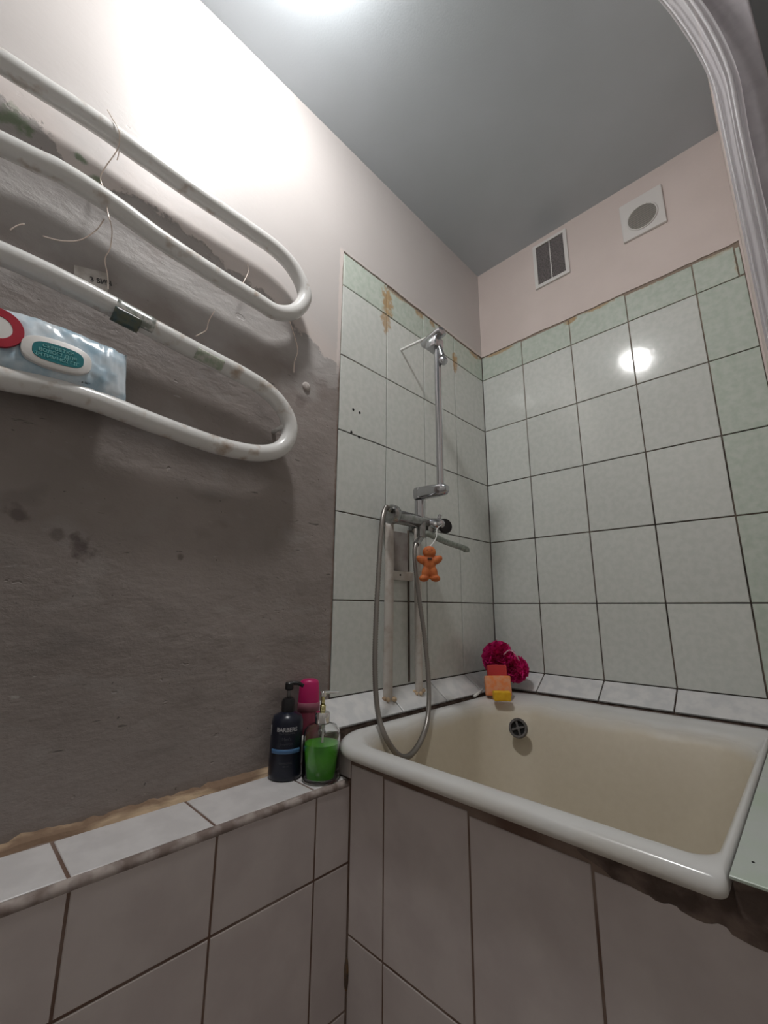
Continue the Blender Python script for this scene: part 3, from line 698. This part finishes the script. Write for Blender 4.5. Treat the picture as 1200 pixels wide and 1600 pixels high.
# hose
hp = [Vector((XM + .006, -.690, ZM + .012)), px(0, .088, 603, 793), px(0, .098, 597, 815), px(0, .100, 593, 870), px(0, .104, 588, 960), px(0, .112, 586, 1040), px(0, .125, 590, 1110), px(0, .15, 604, 1155), px(0, .165, 628, 1183), px(0, .16, 650, 1170), px(0, .14, 667, 1130), px(0, .12, 670, 1075), px(0, .105, 664, 1000), px(0, .095, 653, 920), px(0, .088, 648, 860), Vector((XM + .004, -.545, ZM - .045))]
hpath = smooth_path(hp, 40)
hs = thing('shower_hose', 'ribbed metal shower hose looping down into the tub', 'hose')
bm = bmesh.new(); tube(bm, hpath, .0068, 10, rf=lambda i: .0072 if i % 2 else .0060); fin(bm, 'ribbed_tube', M_hose, hs, smooth=True)
def nut(i0, i1):
    a, b = hpath[i0], hpath[i1]; bm = bmesh.new(); cyl(bm, a, b, .0095, 16, bev=.001); fin(bm, 'end_nut', M_steelsoft, hs, auto=35)
nut(2, 22); nut(len(hpath) - 30, len(hpath) - 4)

# painted feed pipes
fp = thing('feed_pipes', 'pair of cream painted water pipes below the mixer', 'pipe')
for (yy, r_, zt, zb) in ((-.632, .0135, 1.205, .705), (-.500, .0115, 1.205, .708)):
    bm = bmesh.new(); tube(bm, smooth_path([(.0285, yy, zt), (.0285, yy - .001, .95), (.0285 , yy - (.004 if yy < -.6 else 0), zb + .01), (.032, yy - (.004 if yy < -.6 else 0), zb - .012)], 8), r_, 18)
    pp = fin(bm, 'water_pipe', M_pipe, fp, smooth=True)
    bm = bmesh.new()
    for k in range(9):
        a = k * .8 + yy * 9; rad = r_ + .002 + .004 * random.random()
        sphere(bm, (.032 + rad * math.cos(a), yy - .004 + rad * math.sin(a), zb + .006 * random.random() - .002), .0045 + .003 * random.random(), 8, 6)
    tag(fin(bm, 'mortar_crumbs', M_tan, fp, smooth=True), 'crumbled mortar at the pipe foot')
bm = bmesh.new(); box(bm, (.004, -.622, 1.036), (.018, -.508, 1.064), .002, 2); br = fin(bm, 'bracket_plate', M_pipe, fp)
bm = bmesh.new(); cyl(bm, (.017, -.572, 1.052), (.0188, -.572, 1.052), .0032, 10); fin(bm, 'screw_hole', M_hole, br)
bm = bmesh.new(); box(bm, (.0005, -.519, .735), (.004, -.512, 1.2)); fin(bm, 'dark_line', M_grout, fp)  # thin dark strip on the tiles, left of the right pipe
bm = bmesh.new(); box(bm, (.0008, -.620, 1.066), (.0035, -.520, 1.19), .001, 2); fin(bm, 'backing_panel', mat('dirty_panel', (.36, .33, .31), .5, noise_scale=16, col2=(.24, .20, .19)), fp)

# orange toy
toy = thing('foam_doll', 'orange gingerbread-shaped bath toy hanging from the mixer', 'toy')
tc = px(0, .150, 671, 880); TU = Vector((.72, .69, 0)).normalized(); TV = Vector((0, 0, 1)); TN = Vector((.69, -.72, 0)).normalized()
def tq(a, b, d=0): return tc + TU * a + TV * b + TN * d
k_ = 1.26 / 668
def doll():
    bm = bmesh.new()
    def blob(a, b, ra, rb, rd=.010, rot=0, d=0):
        mt = Matrix((TU, TV, TN)).transposed().to_4x4(); mt.translation = tq(a, b, d)
        bmesh.ops.create_uvsphere(bm, u_segments=16, v_segments=10, radius=1, matrix=mt @ Matrix.Rotation(R(rot), 4, 'Z') @ Matrix.Diagonal((ra, rb, rd, 1)))
    blob(0, .022 * 1.45, .0195, .0180, .013)      # head
    blob(0, .000, .0185, .0260, .0115)            # body
    blob(-.021, .009, .0185, .0115, .0105, -32); blob(.021, .009, .0185, .0115, .0105, 32)    # arms
    blob(-.0105, -.026, .0125, .021, .0105, -8); blob(.0105, -.026, .0125, .021, .0105, 8)
    blob(-.0155, -.042, .0150, .0105, .012, 8); blob(.0155, -.042, .0150, .0105, .012, -8)
    return bm
o = fin(doll(), 'foam_body', M_orange, toy, smooth=True)
rm = o.modifiers.new('merge', 'REMESH'); rm.mode = 'VOXEL'; rm.voxel_size = .0016; rm.use_smooth_shade = True
sm = o.modifiers.new('soft', 'SMOOTH'); sm.iterations = 6; sm.factor = .6
part(lambda b: (cyl(b, tq(-.006, .0135, .0115), tq(.006, .0105, .0115), .0022, 8), cyl(b, tq(-.006, .0105, .0115), tq(.006, .0135, .0115), .0022, 8), sphere(b, tq(0, .012, .0125), .0022, 8, 6)), 'bow', mat('dark_bow', (.09, .05, .035), .6), toy)
part(lambda b: (sphere(b, tq(-.0065, .036, .0110), .0014, 8, 6), sphere(b, tq(.0065, .036, .0110), .0014, 8, 6)), 'eyes', M_hole, toy)
st = [kc + kd * .02 + Vector((.006, -.004, .018)), kc + kd * .02 + Vector((.014, -.010, .000)), px(0, .145, 683, 826), px(0, .150, 682, 838), px(0, .150, 677, 848), tq(.001, .047)]
bm = bmesh.new(); tube(bm, smooth_path(st, 8), .0014, 8); sphere(bm, px(0, .138, 680, 819), .0048, 10, 8); fin(bm, 'string', M_white, toy, smooth=True)

# ---------------------------------------------------------------- ventilation
V = lambda x, z, y=0: Vector((x, y, z))
vg = thing('vent_grille', 'white framed dark rectangular vent grille under the ceiling', 'vent')
x0, x1, z0, z1 = .276, .418, 2.262, 2.470
bm = bmesh.new()
fr = [(x0, x1, z0, z1, 0.001), (x0, x1, z0, z1, -.009), (x0 + .014, x1 - .014, z0 + .014, z1 - .012, -.009), (x0 + .014, x1 - .014, z0 + .014, z1 - .012, .001)]
ring_loft(bm, [[V(a, c, y), V(b, c, y), V(b, d, y), V(a, d, y)][:] for a, b, c, d, y in fr], (False, False)); fin(bm, 'frame', M_whitepl, vg)
bm = bmesh.new(); box(bm, (x0 + .012, -.0015, z0 + .012), (x1 - .012, 0.001, z1 - .01)); fin(bm, 'mesh_screen', M_ventdark, vg)
bm = bmesh.new(); box(bm, (.3455, -.008, z0 + .012), (.3490, -.001, z1 - .011)); fin(bm, 'divider', M_whitepl, vg)
for xa, xb in ((x0 + .016, .3455), (.349, x1 - .016)):
    n = 15
    for i in range(n):
        z = z0 + .018 + i * (z1 - z0 - .034) / n
        bm = bmesh.new(); vs = [V(xa, z, -.002), V(xb, z, -.002), V(xb, z + .008, -.0065), V(xa, z + .008, -.0065)]
        ring_loft(bm, [vs, [v + Vector((0, -.0008, -.0008)) for v in vs]]); fin(bm, 'slat', M_ventdark, vg)
vf_ = thing('round_vent', 'white square vent plate with round grey grille, right of the dark vent', 'vent')
quad = [px(1, 0, *q) for q in ((966, 320), (1036, 298), (1042, 349), (976, 381))]
x0, x1, z0, z1 = .6125, .7485, 2.262, 2.420
bm = bmesh.new(); box(bm, (x0, -.010, z0), (x1, .001, z1), .003, 2); fin(bm, 'plate', M_whitepl, vf_)
cc = px(1, -.011, 1003, 338)
bm = bmesh.new(); lathe(bm, [(.050, -.001), (.050, .002), (.047, .003), (.045, .001)], cc, 36, (0, -1, 0), (False, False)); fin(bm, 'grille_ring', M_whitepl, vf_, smooth=True)
bm = bmesh.new(); lathe(bm, [(.0455, 0), (.0455, .0008)], cc, 36, (0, -1, 0)); gr = fin(bm, 'grille', mat('grey_mesh', (.24, .23, .21), .5), vf_)
bm = bmesh.new()
for k in range(-5, 6):
    hw = math.sqrt(.045 ** 2 - (k * .008) ** 2)
    box(bm, (cc.x - hw, cc.y - .0022, cc.z + k * .008 - .0014), (cc.x + hw, cc.y - .0006, cc.z + k * .008 + .0014))
fin(bm, 'grille_bars', mat('grey_bars', (.33, .31, .28), .5), gr)

# ---------------------------------------------------------------- shower curtain and its rail
M_film = bpy.data.materials.new('clear_plastic_film'); M_film.use_nodes = True
nt = M_film.node_tree; N = nt.nodes; L = nt.links; b = N['Principled BSDF']
b.inputs['Base Color'].default_value = (.80, .78, .80, 1); b.inputs['Roughness'].default_value = .28; b.inputs['Specular IOR Level'].default_value = .5; b.inputs['Subsurface Weight'].default_value = 0
tb = N.new('ShaderNodeBsdfTransparent'); ms = N.new('ShaderNodeMixShader'); lw_ = N.new('ShaderNodeLayerWeight'); lw_.inputs[0].default_value = .35
mr = N.new('ShaderNodeMapRange'); mr.inputs[3].default_value = .5; mr.inputs[4].default_value = 1; L.new(lw_.outputs['Facing'], mr.inputs[0])
tl = N.new('ShaderNodeBsdfTranslucent'); tl.inputs[0].default_value = (.8, .78, .8, 1); m3 = N.new('ShaderNodeMixShader'); m3.inputs[0].default_value = .35
L.new(b.outputs[0], m3.inputs[1]); L.new(tl.outputs[0], m3.inputs[2])
L.new(mr.outputs[0], ms.inputs[0]); L.new(tb.outputs[0], ms.inputs[1]); L.new(m3.outputs[0], ms.inputs[2]); L.new(ms.outputs[0], N['Material Output'].inputs[0])
g = N.new('ShaderNodeNewGeometry'); n = N.new('ShaderNodeTexNoise'); n.inputs['Scale'].default_value = 90; L.new(g.outputs['Position'], n.inputs[0])
bp = N.new('ShaderNodeBump'); bp.inputs['Distance'].default_value = .0008; L.new(n.outputs[0], bp.inputs['Height']); L.new(bp.outputs[0], b.inputs['Normal'])
cu_ = thing('shower_curtain', 'clear plastic shower curtain bunched against the right partition', 'curtain')
bm = bmesh.new(); rows = []
nz, nu = 90, 64
for i in range(nz + 1):
    z = .95 + (2.395 - .95) * i / nz
    if z < 1.80: xl = .9195
    else: xl = .9195 - .066 * min(1, (z - 1.80) / .36) ** 1.5
    wid = .030 + .020 * max(0, min(1, (z - 1.7) / .5))
    row = []
    for k in range(nu + 1):
        t = k / nu
        x = xl + wid * t + .0015 * noise.noise(Vector((t * 3, z * 5, 0)))
        y = -.765 + .012 * math.sin(t * 2 * math.pi * 1.6 + .8 * math.sin(z * 2)) + .003 * noise.noise(Vector((t * 6, z * 9, 2)))
        row.append(bm.verts.new((x, y, z)))
    rows.append(row)
for i in range(nz):
    for k in range(nu): bm.faces.new((rows[i][k], rows[i][k + 1], rows[i + 1][k + 1], rows[i + 1][k]))
fin(bm, 'pleated_film', M_film, cu_, smooth=True)
bm = bmesh.new()
for k, t in enumerate((.04, .62)):
    pts = []
    for i in range(0, nz + 1, 2):
        v = Vector((0, 0, .95 + (2.395 - .95) * i / nz)); z = v.z
        xl = .9195 if z < 1.80 else .9195 - .066 * min(1, (z - 1.80) / .36) ** 1.5
        wid = .030 + .020 * max(0, min(1, (z - 1.7) / .5))
        pts.append(Vector((xl + wid * t + .002, -.782 + .002 * math.sin(z * 7), z)))
    tube(bm, pts, .0016 + .0008 * k, 8)
fin(bm, 'welded_hem', M_film, cu_, smooth=True)
cr_ = thing('curtain_rail', 'white curtain rail above the tub front', 'curtain rail')
bm = bmesh.new(); cyl(bm, (.885, -.74, 2.405), (.885, -2.2, 2.405), .010, 16); fin(bm, 'rail_tube', M_whitepl, cr_, smooth=True)
bm = bmesh.new(); cyl(bm, (.885, -.76, 2.41), (.885, -.76, CEIL), .005, 10); fin(bm, 'hanger', M_whitepl, cr_, smooth=True)

# ---------------------------------------------------------------- bottles on the low wall
def loft_z(bm, prof, c, n=28, flat=1, ang=0):
    rings = []
    for r, z in prof:
        ring = []
        for q in range(n):
            a = 2 * math.pi * q / n; v = Vector((r * math.cos(a), r * flat * math.sin(a), 0)); v.rotate(Matrix.Rotation(ang, 3, 'Z'))
            ring.append(Vector(c) + v + Vector((0, 0, z)))
        rings.append(ring)
    ring_loft(bm, rings)
# dark hair-care bottle
bc_ = Vector((.051, -.976, BT)); db = thing('pump_bottle', 'tall dark navy pump bottle beside the cement wall', 'bottle', bc_)
view = (CAM - bc_); view.z = 0; view.normalize(); side = Vector((-view.y, view.x, 0)).normalized()
bm = bmesh.new(); loft_z(bm, [(.030, 0), (.0345, .003), (.0355, .012), (.0345, .085), (.0335, .112), (.0300, .122), (.018, .128), (.0135, .131)], (0, 0, 0), 32)
bd = fin(bm, 'body', M_navy, db, auto=50)
bm = bmesh.new(); loft_z(bm, [(.0145, .130), (.0150, .133), (.0150, .150), (.0125, .156), (.008, .158)], (0, 0, 0), 20); fin(bm, 'collar', M_black, db, auto=40)
bm = bmesh.new(); cyl(bm, (0, 0, .157), (0, 0, .176), .0045, 12); fin(bm, 'stem', mat('milky_plastic', (.16, .15, .15), .3), db, smooth=True)
bm = bmesh.new(); cyl(bm, (0, 0, .174), (0, 0, .190), .0095, 16, bev=.002); tube(bm, smooth_path([(0, 0, .187), tuple(side * .018 + Vector((0, 0, .187))), tuple(side * .031 + Vector((0, 0, .181)))], 5), .0042, 10); fin(bm, 'pump_head', M_black, db, auto=40)
rr_ = .0349
W_ = lambda s_, M_, h_, sz, off=0, b_=0: text(s_, M_, bd, (0, 0, h_), side, (0, 0, 1), sz, wrap=((0, 0, 0), rr_), bold=b_)
W_('BARBERS', M_greytxt, .100, .0112, b_=.0003); W_('PROFESSIONAL', M_dimtxt, .093, .0050)
W_('Men\'s', M_dimtxt, .082, .0085); W_('SHAMPOO', M_dimtxt, .072, .0055); W_('CHARCOAL', M_dimtxt, .036, .0050)
W_('400 ml', M_dimtxt, .030, .0045)
bm = bmesh.new(); r2 = .0356; base = math.atan2(view.y, view.x)
grid = [[Vector((r2 * math.cos(base + t), r2 * math.sin(base + t), z)) for t in [R(-48 + 8 * k) for k in range(14)]] for z in (.053, .062)]
for (za, zb_, aa, bb, Mq, nm) in ((.054, .0625, -55, 50, M_blueb, 'blue_band'), (.030, .082, 62, 76, M_whitepl, 'white_label_edge'), (.088, .107, -68, -62, M_greytxt, 'emblem')):
    bm2 = bmesh.new(); A_ = []; 
    for k in range(13):
        t = base + R(aa + (bb - aa) * k / 12)
        A_.append([bm2.verts.new(((r2 + e) * math.cos(t), (r2 + e) * math.sin(t), z)) for z, e in ((za, .0), (za, .0006), (zb_, .0006), (zb_, .0))])
    for k in range(12):
        for q in range(3): bm2.faces.new((A_[k][q], A_[k][q + 1], A_[k + 1][q + 1], A_[k + 1][q]))
    fin(bm2, nm, Mq, bd, smooth=True)
bm.free()
# pink tube
pc_ = Vector((.030, -.906, BT)); pt = thing('deodorant', 'magenta capped container standing between the two pump bottles', 'bottle', pc_)
bm = bmesh.new(); loft_z(bm, [(.022, 0), (.024, .003), (.0255, .02), (.0250, .118), (.0235, .122)], (0, 0, 0), 28, .8, math.atan2(side.y, side.x)); fin(bm, 'body', mat('rose_plastic', (.22, .04, .07), .4), pt, auto=50)
bm = bmesh.new(); loft_z(bm, [(.0250, .122), (.0255, .124), (.0245, .150), (.0225, .178), (.0200, .184), (.014, .187), (.004, .188)], (0, 0, 0), 28, .8, math.atan2(side.y, side.x)); fin(bm, 'cap', M_pinkcap, pt, auto=60)
bm = bmesh.new(); loft_z(bm, [(.0253, .118), (.0262, .1185), (.0262, .136), (.0253, .1365)], (0, 0, 0), 28, .8, math.atan2(side.y, side.x)); fin(bm, 'pink_band', mat('dusty_pink', (.30, .10, .14), .5), pt, auto=60)
# glass dispenser
gc = Vector((.116, -.931, BT)); gd = thing('soap_dispenser', 'clear glass pump dispenser half full of green soap', 'dispenser', gc)
bm = bmesh.new()
out = [(.034, 0), (.0380, .002), (.0392, .008), (.0392, .088), (.0370, .098), (.030, .106), (.018, .110), (.0135, .112), (.0135, .120)]
inn = [(.0112, .120), (.0112, .112), (.017, .1075), (.028, .1035), (.0345, .096), (.0366, .087), (.0366, .010), (.033, .006), (.004, .005)]
loft_z(bm, out + inn, (0, 0, 0), 40); fin(bm, 'glass_body', M_glass, gd, auto=60)
bm = bmesh.new(); loft_z(bm, [(.004, .0052), (.033, .0062), (.0364, .0102), (.0364, .072), (.030, .0715), (.004, .0715)], (0, 0, 0), 36); fin(bm, 'green_soap', M_liquid, gd, auto=60)
bm = bmesh.new(); loft_z(bm, [(.0155, .108), (.0160, .110), (.0160, .128), (.0145, .132), (.008, .134)], (0, 0, 0), 28); fin(bm, 'collar', M_bright, gd, auto=35)
bm = bmesh.new(); cyl(bm, (0, 0, .132), (0, 0, .146), .0065, 14); cyl(bm, (0, 0, .145), (0, 0, .168), .0042, 14); fin(bm, 'stem', mat('brass_tint', (.62, .58, .30), .2, 1), gd, smooth=True)
sd = (side * .95 + Vector((0, .3, 0))).normalized()
bm = bmesh.new(); cyl(bm, (0, 0, .163), (0, 0, .174), .0062, 16, bev=.001); tube(bm, [Vector((0, 0, .171)) - sd * .006, Vector((0, 0, .171)) + sd * .02, Vector((0, 0, .170)) + sd * .034], .0036, 10); fin(bm, 'pump_head', M_bright, gd, auto=40)
bm = bmesh.new(); cyl(bm, (0, 0, .012), (.004, 0, .112), .0022, 8); fin(bm, 'dip_tube', M_whitepl, gd, smooth=True)

# ---------------------------------------------------------------- bath sponges in the far corner
pf = thing('bath_pouf', 'fluffy magenta mesh bath puff in the far corner of the tub', 'bath puff')
def ruffle(c, R0, seed, n):
    rnd = random.Random(seed); bm = bmesh.new()
    for k in range(n):
        d = Vector((rnd.gauss(0, 1), rnd.gauss(0, 1), rnd.gauss(0, 1))).normalized(); a = d.orthogonal().normalized(); b_ = d.cross(a)
        ca = rnd.uniform(0, 6.28); a, b_ = a * math.cos(ca) + b_ * math.sin(ca), -a * math.sin(ca) + b_ * math.cos(ca)
        R1 = R0 * rnd.uniform(.85, 1.03); rows = []
        for i in range(15):
            th = -1.0 + 2.0 * i / 14
            rad = R1 * (1 + .05 * math.sin(i * 2.1 + k))
            base = (d * math.cos(th) + a * math.sin(th)); wv = b_ * (.20 * R0 * math.sin(i * 1.7 + k))
            rows.append((bm.verts.new(c + base * rad * .52 + wv * .4), bm.verts.new(c + base * rad * .80 + wv), bm.verts.new(c + base * rad + wv * 1.5)))
        for r1, r2_ in zip(rows, rows[1:]):
            bm.faces.new((r1[0], r1[1], r2_[1], r2_[0])); bm.faces.new((r1[1], r1[2], r2_[2], r2_[1]))
    sphere(bm, c, R0 * .72, 16, 10)
    return bm
fin(ruffle(px(1, -.135, 780, 1029), .058, 3, 90), 'mesh_ruffles', M_mag, pf, smooth=True)
fin(ruffle(px(1, -.115, 804, 1045), .046, 5, 70), 'mesh_ruffles', M_mag, pf, smooth=True)
bm = bmesh.new(); tube(bm, smooth_path([px(1, -.185, 787, 1023), px(1, -.19, 796, 1016), px(1, -.185, 805, 1022), px(1, -.17, 811, 1032)], 6), .0022, 8); fin(bm, 'cord', mat('pale_pink_cord', (.75, .40, .52), .6), pf, smooth=True)
def sponge(name, label, c, dims, rot, M, sd_):
    t_ = thing(name, label, 'sponge', c)
    bm = bmesh.new(); a = Vector(dims) / 2; box(bm, -a, a, min(dims) * .16, 3)
    bmesh.ops.subdivide_edges(bm, edges=list(bm.edges), cuts=2, use_grid_fill=True)
    for v in bm.verts: v.co += Vector([noise.noise(v.co * 90 + Vector((sd_, q * 7, 0))) * .0016 for q in range(3)])
    o = fin(bm, 'foam_block', M, t_, smooth=True); o.rotation_euler = rot; return t_
sponge('sponge', 'small yellow sponge in front of the orange one', (.172, -.268, RIM + .014), (.054, .030, .028), (0, 0, R(40)), M_yel, 1)
so = sponge('sponge', 'orange sponge leaning behind the yellow one', (.136, -.228, RIM + .034), (.082, .030, .062), (R(-14), 0, R(40)), M_osp, 2)
sponge('sponge', 'dark red sponge above the orange one, against the magenta puff', (.116, -.196, RIM + .066), (.064, .024, .056), (R(-14), 0, R(40)), M_red, 3)
wst = thing('plastic_strip', 'small white plastic strip lying left of the sponges', 'strip')
a_, b__ = px(2, RIM + .003, 741, 1088), px(2, RIM + .012, 759, 1074)
bm = bmesh.new(); tube(bm, [a_, b__], .0045, 8); fin(bm, 'strip', M_white, wst, smooth=True)

# ---------------------------------------------------------------- ceiling lamp (just above the picture)
lp_ = thing('ceiling_lamp', 'round white ceiling lamp', 'lamp', LAMP)
M_glow = bpy.data.materials.new('lamp_glow'); M_glow.use_nodes = True; nt = M_glow.node_tree; N = nt.nodes; L = nt.links
em = N.new('ShaderNodeEmission'); em.inputs[0].default_value = (*PANEL_COLOR, 1); em.inputs[1].default_value = LAMP_POWER; L.new(em.outputs[0], N['Material Output'].inputs[0])
bm = bmesh.new(); lathe(bm, [(.066, .014), (.070, .0), (.067, -.014), (.052, -.028), (.030, -.036), (.006, -.038)], (0, 0, 0), 32); fin(bm, 'diffuser', M_glow, lp_, smooth=True)
bm = bmesh.new(); lathe(bm, [(.072, .008), (.078, .012), (.078, .035)], (0, 0, 0), 32); fin(bm, 'base', M_whitepl, lp_, auto=40)
